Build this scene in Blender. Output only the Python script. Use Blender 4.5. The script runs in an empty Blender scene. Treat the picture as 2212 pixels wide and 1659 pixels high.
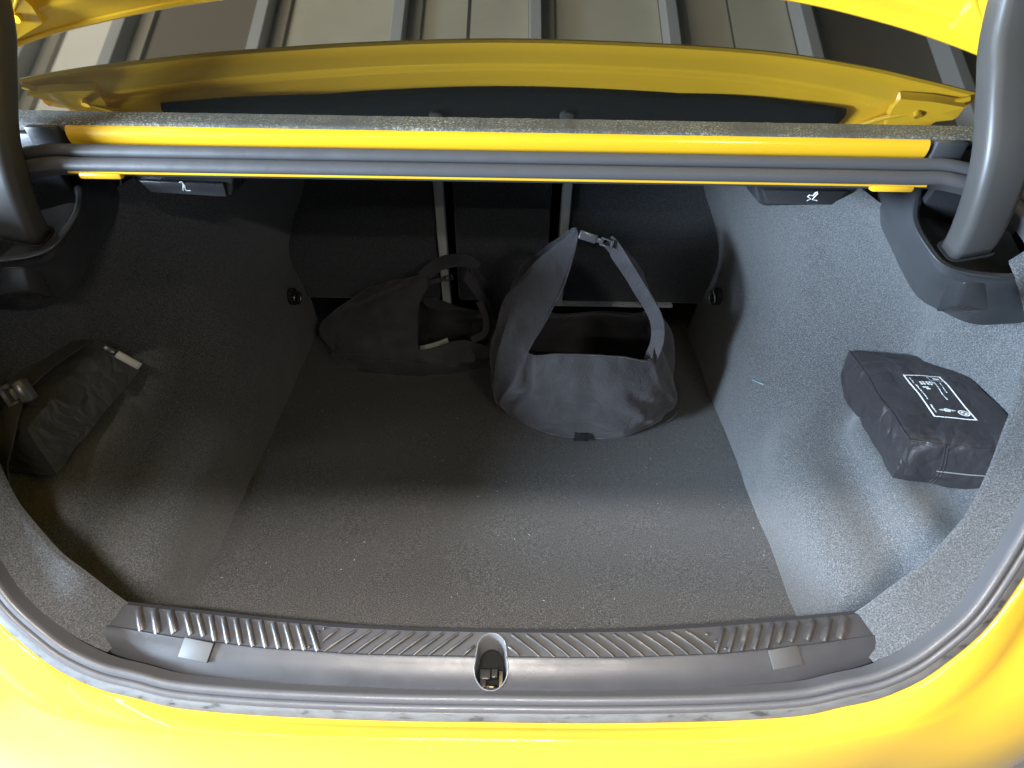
import bpy, bmesh, math, random
import numpy as np
from mathutils import Vector, Matrix, noise
from math import sin, cos, pi, radians, sqrt, tan
random.seed(4)
SC = bpy.context.scene
# ------------------------------------------------------------------ camera
FPX, W0, H0 = 1193.0, 2212.0, 1659.0           # focal length in units of a 2212 px wide picture
CAM = Vector((.0181, 0, .9))
ROT = Matrix.Rotation(radians(-.3395), 3, 'Z') @ Matrix.Rotation(pi/2-radians(41.5765), 3, 'X') @ Matrix.Rotation(radians(1.075), 3, 'Z')
cam_data = bpy.data.cameras.new('camera'); cam = bpy.data.objects.new('camera', cam_data)
SC.collection.objects.link(cam); SC.camera = cam
cam_data.sensor_width = 36; cam_data.lens = 36*FPX/W0
cam_data.clip_start = .02; cam_data.clip_end = 200
cam.matrix_world = Matrix.Translation(CAM) @ ROT.to_4x4()
# ------------------------------------------------------------------ world, lamps, exposure
SC.view_settings.view_transform = 'Standard'; SC.view_settings.look = 'None'
SC.view_settings.exposure = 0.30; SC.view_settings.gamma = 1
wd = bpy.data.worlds.new('World'); SC.world = wd; wd.use_nodes = True
wd.node_tree.nodes['Background'].inputs[0].default_value = (.86, .84, .78, 1)
wd.node_tree.nodes['Background'].inputs[1].default_value = .075

def area(name, loc, target, sx, sy, power, col, spread=180):
    l = bpy.data.lights.new(name, 'AREA'); l.shape = 'RECTANGLE'; l.size = sx; l.size_y = sy
    l.energy = power; l.color = col; l.spread = radians(spread)
    o = bpy.data.objects.new(name, l); SC.collection.objects.link(o)
    o.location = loc
    z = (Vector(loc)-Vector(target)).normalized(); x = Vector((1, 0, 0)) if abs(z.x) < .8 else Vector((0, 1, 0))
    y = z.cross(x).normalized(); x = y.cross(z)
    o.rotation_euler = Matrix((x, y, z)).transposed().to_euler()
    return o
area('window_light', (-2.7, -.44, 1.03), (.5, .72, .25), 1.2, .6, 400, (.64, .81, 1))
area('upper_window_light', (-2.6, -.30, 1.85), (-.4, .3, .14), .8, .45, 12, (.86, .94, 1))
area('side_window_light', (-1.25, .02, 2.5), (-.3, .25, .14), .55, .22, 6, (.92, .96, 1))
area('ceiling_strip_light', (-.12, -.79, 2.6), (-.12, .3, 0), .9, .05, 92, (1, .93, .86))
area('ceiling_strip_light', (-.05, -.62, 2.6), (-.05, .2, 0), .8, .06, 32, (1, .90, .81))
area('far_strip_light', (-1.8, -3.2, 2.6), (-.4, .4, .3), 1.55, .03, 6, (1, .93, .84))
area('far_strip_light', (-3.15, -3.2, 2.6), (-.4, .4, .3), .5, .03, 2.2, (1, .93, .84))
area('far_strip_light', (-.35, -3.2, 2.6), (-.1, .4, .3), .7, .03, 3, (1, .93, .84))
area('left_pouch_fill_light', (1.3, -1.9, 2.3), (-.68, .60, .2), .5, .07, 8, (1, .93, .86))  # fill lamp added to lift the left pouch and liner, not a known fitting
area('roof_fill_light', (-3.4, 4.4, .6), (.6, 2.9, 3.6), 3.0, 1.6, 235, (1, .94, .77))  # unseen fill lamp added to brighten the roof mirrored in the glass

# ------------------------------------------------------------------ helpers
def rayv(u, v):
    return ROT @ Vector(((u-W0/2)/FPX, -(v-H0/2)/FPX, -1))
def PZ(u, v, z):
    d = rayv(u, v); return CAM + d*((z-CAM.z)/d.z)
def PY(u, v, y):
    d = rayv(u, v); return CAM + d*((y-CAM.y)/d.y)
def PX(u, v, x):
    d = rayv(u, v); return CAM + d*((x-CAM.x)/d.x)

def link(o, parent=None):
    SC.collection.objects.link(o)
    if parent is not None: o.parent = parent
    return o
def mesh(name, vs, fs, mat, parent=None, smooth=True):
    me = bpy.data.meshes.new(name); me.from_pydata([tuple(v) for v in vs], [], fs)
    me.materials.append(mat); me.update()
    bm = bmesh.new(); bm.from_mesh(me); bmesh.ops.recalc_face_normals(bm, faces=bm.faces); bm.to_mesh(me); bm.free()
    if smooth: me.polygons.foreach_set('use_smooth', [True]*len(me.polygons))
    return link(bpy.data.objects.new(name, me), parent)
def from_bm(name, bm, mat, parent=None, smooth=True, sharp=None):
    me = bpy.data.meshes.new(name)
    bmesh.ops.recalc_face_normals(bm, faces=bm.faces)
    bm.to_mesh(me); bm.free(); me.materials.append(mat)
    if smooth: me.polygons.foreach_set('use_smooth', [True]*len(me.polygons))
    o = link(bpy.data.objects.new(name, me), parent)
    if sharp: set_sharp(o, sharp)
    return o
def set_sharp(o, deg=35):
    try: o.data.set_sharp_from_angle(angle=radians(deg))
    except Exception: pass
    return o
def empty(name, loc=(0, 0, 0)):
    o = bpy.data.objects.new(name, None); o.empty_display_size = .1; o.location = loc
    return link(o)
def tag(o, label=None, cat=None, group=None, kind=None):
    if label: o['label'] = label
    if cat: o['category'] = cat
    if group: o['group'] = group
    if kind: o['kind'] = kind
    return o
def cr(pts, n, closed=False):
    """Catmull-Rom through pts, n samples, even in arc length"""
    P = np.array([tuple(p) for p in pts], float); m = len(P)
    out = []; k = 24
    segs = m if closed else m-1
    for i in range(segs):
        if closed: a, b, c, d = P[(i-1) % m], P[i], P[(i+1) % m], P[(i+2) % m]
        else:
            b, c = P[i], P[i+1]
            a = P[i-1] if i else 2*b-c
            d = P[i+2] if i+2 < m else 2*c-b
        for j in range(k):
            t = j/k
            out.append(.5*((2*b)+(-a+c)*t+(2*a-5*b+4*c-d)*t*t+(-a+3*b-3*c+d)*t**3))
    out.append(P[0] if closed else P[-1]); out = np.array(out)
    L = np.concatenate([[0], np.cumsum(np.linalg.norm(np.diff(out, axis=0), axis=1))])
    s = np.linspace(0, L[-1], n+1 if closed else n)
    r = np.stack([np.interp(s, L, out[:, q]) for q in range(P.shape[1])], 1)
    return r[:-1] if closed else r
def cru(P, n, closed=False):
    """Catmull-Rom, uniform in parameter: P is (m, d)"""
    P = np.array(P, float); m = len(P); segs = m if closed else m-1
    ts = np.arange(n)/n*segs if closed else np.linspace(0, segs, n)
    out = []
    for t in ts:
        i = min(int(t), segs-1); f = t-i
        if closed: a, b, c, d = P[(i-1) % m], P[i % m], P[(i+1) % m], P[(i+2) % m]
        else:
            b, c = P[i], P[i+1]; a = P[i-1] if i else 2*b-c; d = P[i+2] if i+2 < m else 2*c-b
        out.append(.5*((2*b)+(-a+c)*f+(2*a-5*b+4*c-d)*f*f+(-a+3*b-3*c+d)*f**3))
    return np.array(out)
def gridfaces(nr, nc, cu=False, cv=False):
    f = []
    for i in range(nr if cu else nr-1):
        for j in range(nc if cv else nc-1):
            f.append((i*nc+j, i*nc+(j+1) % nc, ((i+1) % nr)*nc+(j+1) % nc, ((i+1) % nr)*nc+j))
    return f
def loft(name, rows, mat, parent=None, cu=False, cv=False, smooth=True, fn=None):
    nr, nc = len(rows), len(rows[0]); vs = [Vector(p) for r in rows for p in r]
    if fn: vs = [fn(v) for v in vs]
    return mesh(name, vs, gridfaces(nr, nc, cu, cv), mat, parent, smooth)
def surf(name, ctrl, nr, nc, mat, parent=None, fn=None):
    """smooth surface through a control grid (rows of points)"""
    C = np.array([[tuple(p) for p in r] for r in ctrl], float)
    A = np.stack([cru(C[i], nc) for i in range(C.shape[0])])       # rows, nc, 3
    B = np.stack([cru(A[:, j], nr) for j in range(nc)], 1)
    return loft(name, B, mat, parent, fn=fn)
def box_bm(bm, c, s, rot=None, bevel=0, seg=2):
    r = bmesh.ops.create_cube(bm, size=1)
    M = Matrix.Translation(c) @ (rot.to_4x4() if rot is not None else Matrix.Identity(4)) @ Matrix.Diagonal((s[0], s[1], s[2], 1))
    bmesh.ops.transform(bm, matrix=M, verts=r['verts'])
    if bevel:
        es = list({e for v in r['verts'] for e in v.link_edges})
        bmesh.ops.bevel(bm, geom=es, offset=bevel, segments=seg, profile=.5, affect='EDGES')
def box(name, c, s, mat, parent=None, rot=None, bevel=0, seg=2):
    bm = bmesh.new(); box_bm(bm, c, s, rot, bevel, seg)
    return from_bm(name, bm, mat, parent, True, 40)
def sweep(path, prof, closed=False, up=None, upf=None):
    """rows of points: prof is a list of (a, b): a along side, b along up"""
    P = [Vector(p) for p in path]; n = len(P); rows = []
    for i in range(n):
        t = (P[(i+1) % n] if (closed or i < n-1) else P[i]) - (P[i-1] if (closed or i) else P[i])
        t.normalize()
        u = Vector(upf(i)) if upf else Vector(up)
        s = t.cross(u).normalized(); u = s.cross(t).normalized()
        pr = prof(i) if callable(prof) else prof
        rows.append([P[i]+s*a+u*b for a, b in pr])
    return rows
def tube(name, path, r, mat, parent=None, closed=False, sides=10, flat=1.0, up=(0, 0, 1), caps=True):
    rr = r if callable(r) else (lambda i: r)
    prof = lambda i: [(rr(i)*cos(2*pi*k/sides), flat*rr(i)*sin(2*pi*k/sides)) for k in range(sides)]
    rows = sweep(path, prof, closed, up)
    vs = [p for q in rows for p in q]; fs = gridfaces(len(rows), sides, closed, True)
    if caps and not closed:
        fs.append(tuple(range(sides))); fs.append(tuple(len(vs)-sides+k for k in range(sides)))
    return set_sharp(mesh(name, vs, fs, mat, parent), 60)
def prism(name, poly, mat, parent, axis_o, ax, ay, az, h, bevel=.002, seg=2, smooth=True):
    """extrude a 2-D outline (points in ax, ay from axis_o) along az by h, with rounded edges"""
    bm = bmesh.new(); ax, ay, az, O = map(Vector, (ax, ay, az, axis_o))
    v = [bm.verts.new(O+ax*p[0]+ay*p[1]) for p in poly]
    f = bm.faces.new(v); r = bmesh.ops.extrude_face_region(bm, geom=[f])
    bmesh.ops.translate(bm, vec=az*h, verts=[g for g in r['geom'] if isinstance(g, bmesh.types.BMVert)])
    if bevel: bmesh.ops.bevel(bm, geom=list(bm.edges), offset=bevel, segments=seg, profile=.5, affect='EDGES', clamp_overlap=True)
    return from_bm(name, bm, mat, parent, smooth, 40)
def solidify(o, t, off=-1):
    m = o.modifiers.new('thickness', 'SOLIDIFY'); m.thickness = t; m.offset = off
    return o
def subsurf(o, n=1):
    m = o.modifiers.new('smooth', 'SUBSURF'); m.levels = n; m.render_levels = n; return o
def fbm(p, s, o=3):
    return noise.fractal(Vector(p)*s, .6, 2.1, o)

# ------------------------------------------------------------------ materials
class Mt:
    def __init__(self, name, col, rough=.5, metal=0, **kw):
        self.m = bpy.data.materials.new(name); self.m.use_nodes = True
        self.nt = self.m.node_tree; self.N = self.nt.nodes; self.L = self.nt.links
        self.b = self.N['Principled BSDF']; self.b.inputs['Base Color'].default_value = (*col, 1)
        self.b.inputs['Roughness'].default_value = rough; self.b.inputs['Metallic'].default_value = metal
        for k, v in kw.items(): self.b.inputs[k.replace('_', ' ')].default_value = v
        self.tc = self.N.new('ShaderNodeTexCoord')
    def node(self, t, **kw):
        n = self.N.new(t)
        for k, v in kw.items():
            if k in n.inputs: n.inputs[k].default_value = v
            else: setattr(n, k, v)
        return n
    def noise(self, scale, detail=2, rough=.5, vec=None):
        n = self.node('ShaderNodeTexNoise', Scale=scale, Detail=detail, Roughness=rough)
        self.L.new(vec if vec else self.tc.outputs['Object'], n.inputs['Vector']); return n.outputs['Fac']
    def stretch(self, sc):
        m = self.node('ShaderNodeMapping'); m.inputs['Scale'].default_value = sc
        self.L.new(self.tc.outputs['Object'], m.inputs['Vector']); return m.outputs['Vector']
    def ramp(self, fac, stops):
        r = self.node('ShaderNodeValToRGB'); e = r.color_ramp.elements
        while len(e) < len(stops): e.new(.5)
        for q, (p, c) in zip(e, stops): q.position = p; q.color = (*c, 1) if len(c) == 3 else c
        self.L.new(fac, r.inputs['Fac']); return r.outputs['Color']
    def mix(self, fac, a, b, mode='MIX'):
        n = self.node('ShaderNodeMix', data_type='RGBA', blend_type=mode)
        for s, v in ((n.inputs[0], fac), (n.inputs[6], a), (n.inputs[7], b)):
            if isinstance(v, (int, float)): s.default_value = v
            elif isinstance(v, tuple): s.default_value = (*v, 1)
            else: self.L.new(v, s)
        return n.outputs[2]
    def color(self, s): self.L.new(s, self.b.inputs['Base Color']); return self
    def crumple(self, scale, st, dist, fine=0, vec=None):
        n = self.node('ShaderNodeTexNoise', Scale=scale*.8, Detail=3.0); self.L.new(vec or self.tc.outputs['Object'], n.inputs['Vector'])
        mx = self.node('ShaderNodeMix', data_type='VECTOR'); mx.inputs[0].default_value = .12
        self.L.new(vec or self.tc.outputs['Object'], mx.inputs[4]); self.L.new(n.outputs['Color'], mx.inputs[5])
        v = self.node('ShaderNodeTexVoronoi', Scale=scale, feature='DISTANCE_TO_EDGE'); self.L.new(mx.outputs[1], v.inputs['Vector'])
        v2 = self.node('ShaderNodeTexVoronoi', Scale=scale*2.3, feature='DISTANCE_TO_EDGE'); self.L.new(mx.outputs[1], v2.inputs['Vector'])
        m2 = self.node('ShaderNodeMath', operation='MULTIPLY_ADD'); self.L.new(v2.outputs['Distance'], m2.inputs[0]); m2.inputs[1].default_value = .5
        self.L.new(v.outputs['Distance'], m2.inputs[2])
        h = m2.outputs[0]
        if fine:
            m3 = self.node('ShaderNodeMath', operation='MULTIPLY_ADD'); self.L.new(self.noise(fine, 2), m3.inputs[0]); m3.inputs[1].default_value = .12; self.L.new(h, m3.inputs[2]); h = m3.outputs[0]
        return self.bump(h, st, dist)
    def roughness(self, s): self.L.new(s, self.b.inputs['Roughness']); return self
    def bump(self, h, strength=.3, dist=.001):
        b = self.node('ShaderNodeBump', Strength=strength, Distance=dist)
        self.L.new(h, b.inputs['Height']); self.L.new(b.outputs['Normal'], self.b.inputs['Normal']); return self

def carpet(name, dark, mid, light):
    m = Mt(name, mid, .95, 0, Sheen_Weight=.35, Sheen_Roughness=.6, Specular_IOR_Level=.15)
    a0 = m.noise(560, 2, .6); a1 = m.noise(300, 2, .6, m.stretch((1, 3.2, 2.0))); a2 = m.noise(300, 2, .6, m.stretch((3.2, 1, 2.0)))
    mm = m.node('ShaderNodeMath', operation='MAXIMUM'); m.L.new(a1, mm.inputs[0]); m.L.new(a2, mm.inputs[1])
    ma = m.node('ShaderNodeMath', operation='ADD'); m.L.new(a0, ma.inputs[0]); m.L.new(mm.outputs[0], ma.inputs[1])
    mh = m.node('ShaderNodeMath', operation='MULTIPLY'); m.L.new(ma.outputs[0], mh.inputs[0]); mh.inputs[1].default_value = .5
    a = mh.outputs[0]; f = m.noise(900, 2, .6); big = m.noise(9, 3, .5)
    c = m.ramp(a, [(.40, dark), (.53, mid), (.66, light)])
    c = m.mix(m.ramp(f, [(.60, (0, 0, 0)), (.74, (.32, .32, .32))]), c, tuple(min(1, x*2.6) for x in light))
    c = m.mix(m.ramp(big, [(.3, (.86, .86, .86)), (.7, (1.1, 1.1, 1.1))]), (1, 1, 1), c, 'MULTIPLY') if False else c
    m.color(c); m.bump(a, .6, .0014); return m.m
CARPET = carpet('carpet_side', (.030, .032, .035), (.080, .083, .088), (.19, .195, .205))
CARPET_RIM_SHADED = carpet('carpet_rim_shaded', (.026, .027, .030), (.060, .062, .066), (.13, .134, .14))  # same carpet as the sides, darkened in colour for shade on the rim
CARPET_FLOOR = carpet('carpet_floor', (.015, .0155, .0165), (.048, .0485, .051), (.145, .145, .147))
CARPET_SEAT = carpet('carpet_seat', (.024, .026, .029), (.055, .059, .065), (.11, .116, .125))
m = Mt('felt', (.007, .008, .010), 1, 0, Sheen_Weight=0.0, Specular_IOR_Level=.1); FELT = m.bump(m.noise(400, 3), .8, .001).m

m = Mt('grey_fuzz', (.07, .07, .074), 1); FUZZ = m.bump(m.noise(500, 3), .8, .001).m
m = Mt('yellow_paint', (.86, .490, .022), .28, 0, Coat_Weight=1.0, Coat_Roughness=.03)
fl = m.noise(90, 2); PAINT = m.color(m.mix(m.ramp(m.noise(6, 3), [(.35, (0, 0, 0)), (.7, (.35, .35, .35))]), (.86, .490, .022), (.88, .52, .02))).bump(fl, .02, .0004).m
# waterspots on the bumper
m = Mt('yellow_paint_bumper', (.86, .490, .022), .3, 0, Coat_Weight=1.0, Coat_Roughness=.025, Coat_IOR=1.45, Specular_IOR_Level=.12)  # body paint again, washed out in colour for the bumper's overexposed light
vor = m.node('ShaderNodeTexVoronoi', Scale=26.0); m.L.new(m.tc.outputs['Object'], vor.inputs['Vector'])
spots = m.ramp(vor.outputs['Distance'], [(.10, (1, 1, 1)), (.17, (0, 0, 0))])
dust = m.ramp(m.noise(2200, 1), [(.72, (0, 0, 0)), (.76, (1, 1, 1))])
c = m.mix(m.mix(.22, (0, 0, 0), spots), (.76, .475, .040), (.78, .54, .11))
m.color(m.mix(m.mix(.12, (0, 0, 0), dust), c, (.5, .4, .2))); m.roughness(m.ramp(m.noise(30, 4), [(.3, (.30,)*3), (.7, (.36,)*3)]))
PAINT_B = m.m
m = Mt('rubber', (.085, .085, .092), .42, 0, Specular_IOR_Level=.5)
RUBBER = m.roughness(m.ramp(m.noise(40, 4), [(.3, (.34,)*3), (.7, (.52,)*3)])).bump(m.noise(300, 3), .15, .0006).m
m = Mt('dirty_strip', (.10, .10, .10), .5)
st = m.stretch((1, 2.5, 2.5)); n1 = m.noise(34, 4, .6, st)
DIRTY = m.color(m.ramp(n1, [(.34, (.045, .047, .05)), (.42, (.10, .106, .113)), (.66, (.13, .135, .14))])).roughness(m.ramp(n1, [(.3, (.35,)*3), (.6, (.7,)*3)])).m
m = Mt('dusty_window_rubber', (.09, .09, .08), .8)
n1 = m.noise(380, 4, .7); n2 = m.noise(12, 3)
c = m.ramp(n1, [(.36, (.05, .05, .045)), (.52, (.13, .13, .11)), (.60, (.38, .38, .30)), (.72, (.7, .7, .6))])
WRUB = m.color(m.mix(m.ramp(n2, [(.35, (.15,)*3), (.65, (.9,)*3)]), (.07, .07, .066), c)).bump(n1, .6, .001).m
def plastic(name, col, rough, grain=900, st=.25):
    m = Mt(name, col, rough); m.roughness(m.ramp(m.noise(25, 3), [(.3, (rough-.06,)*3), (.7, (rough+.08,)*3)]))
    return m.bump(m.noise(grain, 2), st, .0004).m
PLAST = plastic('grained_plastic', (.048, .050, .055), .36)
SILL = plastic('sill_plastic', (.036, .036, .040), .36, 1100, .35)
m = Mt('sill_ribs', (.06, .06, .062), .36)
SILLRIB = m.color(m.ramp(m.noise(55, 4, .7), [(.42, (.030, .030, .033)), (.62, (.055, .049, .043)), (.75, (.11, .09, .07))])).bump(m.noise(900, 2), .2, .0004).m
CAPM = plastic('cap_plastic', (.058, .057, .058), .6)
ARM = plastic('arm_cover', (.058, .057, .057), .40, 1300, .15)
GLOSS = plastic('smooth_black_plastic', (.028, .029, .032), .28, 500, .05)
STRIP = plastic('light_grey_trim', (.62, .64, .62), .5)
m = Mt('bag_cloth', (.085, .082, .092), .72, 0, Sheen_Weight=.25, Specular_IOR_Level=.3)
CLOTH = m.color(m.ramp(m.noise(14, 4), [(.3, (.056, .055, .061)), (.7, (.094, .091, .102))])).crumple(8, .7, .014, 260).m
m = Mt('bag_cloth_dark', (.050, .050, .055), .75, 0, Sheen_Weight=.2, Specular_IOR_Level=.3)
CLOTH2 = m.color(m.ramp(m.noise(14, 4), [(.3, (.045, .044, .049)), (.7, (.08, .078, .085))])).crumple(12, .45, .012, 260).m
def nylon(name, col, r):
    m = Mt(name, col, r, 0, Specular_IOR_Level=.6)
    return m.crumple(13, .6, .014).m
NYLON = nylon('black_nylon', (.034, .031, .034), .33)
NYLON2 = nylon('faded_nylon', (.085, .085, .083), .34)
m = Mt('webbing', (.085, .085, .09), .8)
wv = m.node('ShaderNodeTexWave', Scale=260.0, bands_direction='DIAGONAL'); m.L.new(m.tc.outputs['Object'], wv.inputs['Vector'])
WEB = m.bump(wv.outputs['Fac'], .6, .0008).m
CHROME = Mt('bare_metal', (.55, .54, .50), .25, 1).m
BUCK = Mt('buckle_plastic', (.12, .12, .13), .22, .0, Specular_IOR_Level=.9).m
PRINT = Mt('white_print', (.80, .82, .82), .5).m
TAGM = Mt('zip_pull_tag', (.55, .55, .47), .4).m
BRASS = Mt('lock_grease', (.22, .12, .03), .35, .4).m
DARK = Mt('dark_void', (.004, .004, .004), .9).m
m = Mt('tinted_glass', (.010, .011, .010), .02, 0, IOR=3.4, Specular_IOR_Level=.5)
GLASS = m.m
m = Mt('ceiling_panel', (.55, .53, .43), .8)
CEIL = m.color(m.ramp(m.noise(.9, 5, .6), [(.3, (.44, .42, .33)), (.7, (.60, .58, .47))])).m
PALE = Mt('pale_wall_stand_in', (.88, .86, .80), .7).m  # leftmost roof panel, added as stand-in for the bright wall mirrored in the glass
CEILD = Mt('brown_panel', (.17, .15, .115), .75).m
BEAM = Mt('beam_paint', (.40, .41, .41), .7).m
BEAMD = Mt('beam_brown', (.30, .275, .22), .7).m
m = Mt('concrete', (.14, .135, .125), .8); CONC = m.color(m.ramp(m.noise(2, 6), [(.3, (.11, .107, .10)), (.7, (.17, .163, .15))])).m

# ------------------------------------------------------------------ setting
g = mesh('ground', [(-60, -60, -.62), (60, -60, -.62), (60, 60, -.62), (-60, 60, -.62)], [(0, 1, 2, 3)], CONC, None, False)
tag(g, kind='structure')
SL = .404                                                    # the roof rises towards the front
def roofz(y): return 2.62+SL*y
ceil = empty('ceiling'); tag(ceil, kind='structure')
bx = [.15+.88*k for k in range(-4, 5)]; bx[0] = -3.05
ra = math.atan(SL); Rr = Matrix.Rotation(ra, 3, 'X')
for k, x in enumerate(bx[:-1]):
    x0, x1 = x+.04, bx[k+1]-.04
    xm = (x0+x1)/2
    for (a, b, dz) in (((x0, xm-.012, 0), (xm+.012, x1, .004)) if k in (3, 5) else ((x0, x1, 0),)):
        L = 9.0
        box('roof_panel', ((a+b)/2, 5.0, roofz(5.0)+.03+dz), (b-a, L, .02), CEIL if 1 < k < 6 else (PALE if k == 0 else CEILD), ceil, Rr)
for k, x in enumerate(bx):
    box('beam', (x, 5.0, roofz(5.0)-.05), (.075, 9, .12), BEAM, ceil, Rr, .004, 1)
    box('beam_flange', (x+.085, 5.0, roofz(5.0)+.005), (.085, 9, .03), BEAMD, ceil, Rr)
for yy in (1.2, 3.2, 5.2):
    box('cross_rail', (1.2, yy+.5, roofz(yy+.5)-.16), (8.6, .05, .05), BEAM, ceil)

# ------------------------------------------------------------------ car
CAR = empty('car'); tag(CAR, 'bright yellow saloon car seen from behind with its boot lid open', 'car')
KP = 1.17
def oplane(x, y, b=0):      # point on the plane of the boot opening, b metres off it
    n = Vector((0, -KP, 1)).normalized()
    return Vector((x, y, .15+KP*(y-.25)))+n*b
half = [(0, .2375), (.10, .2375), (.20, .2387), (.30, .2412), (.39, .2460), (.44, .2535), (.485, .2605), (.53, .2735), (.565, .2895), (.61, .3160), (.650, .353), (.690, .400),
        (.720, .450), (.736, .50), (.736, .56), (.716, .612), (.682, .652), (.63, .682), (.56, .6955)]
top = [(.50, .6965), (.40, .6967), (.25, .6968), (.12, .6968)]
loop = [(x, y) for x, y in half]+top+[(0, .6968)]+[(-x, y) for x, y in reversed(top)]+[(-x, y) for x, y in reversed(half[1:])]
LP = cr([(x, y) for x, y in loop], 260, closed=True)           # outer edge of the rubber, 2-D
LT = np.roll(LP, -1, 0)-np.roll(LP, 1, 0); LT /= np.linalg.norm(LT, axis=1)[:, None]
LN = np.stack([LT[:, 1], -LT[:, 0]], 1)                        # outward in (x, y)
NPL = Vector((0, -KP, 1)).normalized(); EY = Vector((0, 1, KP)).normalized(); KL = sqrt(1+KP*KP)
def lpt(i, a, b):           # a metres outward in the plane, b metres off it
    x, y = LP[i]; nx, ny = LN[i]
    q = Vector((nx, 0, 0))+EY*(ny/1.0); q.normalize()
    return Vector((x, y, .15+KP*(y-.25)))+q*a+NPL*b
def wf(i):                  # seal gets wider towards the top
    t = (LP[i][1]-.24)/.46; return 1+.45*max(0, min(1, t))
def ring(name, prof, mat, parent=CAR, lo=None, bumpy=0):
    rows = []
    for i in range(len(LP)):
        w = wf(i); rows.append([lpt(i, a*w, b+bumpy*noise.noise(lpt(i, a, 0)*40)) for a, b in prof])
    return loft(name, rows, mat, parent, cu=True)
def arc(c, r, a0, a1, n):
    return [(c[0]+r*cos(radians(a0+(a1-a0)*k/n)), c[1]+r*sin(radians(a0+(a1-a0)*k/n))) for k in range(n+1)]
seal = ring('weather_seal', [(-.0285, -.016)]+arc((-.0225, -.001), .0058, 190, -8, 10)+[(-.0164, -.004)]+arc((-.0110, -.001), .0052, 188, -20, 10)+[(-.0048, -.012)], RUBBER)
set_sharp(seal, 70)
# grey gutter strip only round the lower part and sides
def part_ring(name, prof, mat, sel, parent=CAR, w1=True, fn=None):
    idx = [i for i in range(-len(LP)//2, len(LP)//2) if sel(LP[i % len(LP)])]
    rows = [[lpt(i % len(LP), a*(wf(i % len(LP)) if w1 else 1), b) for a, b in prof] for i in idx]
    return loft(name, rows, mat, parent, fn=fn)
low = lambda p: p[1] < .66
part_ring('gutter_strip', [(-.006, -.010), (-.0055, -.0035), (.0085, -.0060), (.0110, -.0080), (.0115, -.012)], DIRTY, low)
# yellow body round the opening: flange, shelf, crease, rear face
idx = [i for i in range(-len(LP)//2, len(LP)//2) if low(LP[i % len(LP)])]
rows = []
for i in idx:
    i %= len(LP); x, y = LP[i]; ax = abs(x); sg = 1 if x >= 0 else -1
    o0 = lpt(i, .0115*wf(i), -.014); o1 = lpt(i, .0120*wf(i), -.0085); o2 = lpt(i, .0150*wf(i), -.0060); 
    s = max(0, min(1, (ax-.50)/.2)); s = s*s*(3-2*s)
    # crease line: nearly straight across, then climbing round the corner
    nx, ny = LN[i]
    cz = .131+.0*ax; cy = .2150+.055*max(0, ax-.1)**2/.16*.25+ .30*max(0, ax-.36)**2
    c = Vector((x*1.02, cy, cz))
    side = lpt(i, .05, -.012)+Vector((0, 0, -.012))
    c = c.lerp(side, s)
    md = o2.lerp(c, .5)+Vector((0, -.001, .0035))
    dn = Vector((0, -.0055, -.010)).lerp(Vector((sg*.012, -.004, -.012)), s)
    r = [o0, o1, o2, o2.lerp(c, .12)+Vector((0, 0, .0008)), md, c.lerp(md, .25), c+Vector((0, .0012, .0006)), c+dn*.35, c+dn*1.0]
    acc = Vector(r[-1])
    for k, st in enumerate((.03, .06, .08, .10, .12)):
        g = k/4
        d = Vector((0, -.22 if k < 2 else .05, -.95)).lerp(Vector((sg*(1-g*.9), -.45*(1-g), -.25-g)), s).normalized()
        acc = acc+d*st; r.append(acc.copy())
    rows.append(r)
loft('rear_bumper', rows, PAINT_B, CAR)

# carpeted return inside the seal, and the drop behind it
rimsel = lambda p: p[1] < .60 and abs(p[0]) > .30
for sg in (1, -1):
    ids = [i for i in range(len(LP)) if low(LP[i]) and LP[i][0]*sg > .486 and LP[i][1] < .64]
    ids.sort(key=lambda i: LP[i][1] if LP[i][1] > .26 else .26-(.6-abs(LP[i][0])))
    rows = []
    for i in ids:
        x, y = LP[i]
        t = max(0, min(1, (abs(x)-.44)/.1)); wdt = .098-.026*max(0, min(1, (y-.27)/.10))-.02*max(0, min(1, (y-.45)/.12))
        r = [lpt(i, -.024, -.012), lpt(i, -.032, -.015), lpt(i, -.6*wdt, -.022), lpt(i, -wdt+.006, -.030)]
        e = lpt(i, -wdt, -.034); r += [e, e+Vector((sg*.006, .002, -.006)), e+Vector((sg*.045, .0, -.035)), e+Vector((sg*.10, .0, -.10))]
        dr = max(0, min(1, (.575-abs(x))/.075))*.052
        r = [q-Vector((0, 0, dr*w_)) for q, w_ in zip(r, (.1, .2, .65, 1, 1, 1, 1, 1))]
        rows.append(r)
    loft('opening_trim', rows, CARPET_RIM_SHADED, CAR)

# cargo floor
def carpet_fn(v): return v+Vector((0, 0, .0015*fbm(v, 9)))
N = 40
loft('cargo_floor', [[(-.512+1.024*j/N, .20+1.08*i/N, 0) for j in range(N+1)] for i in range(N+1)], CARPET_FLOOR, CAR, fn=carpet_fn)

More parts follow.
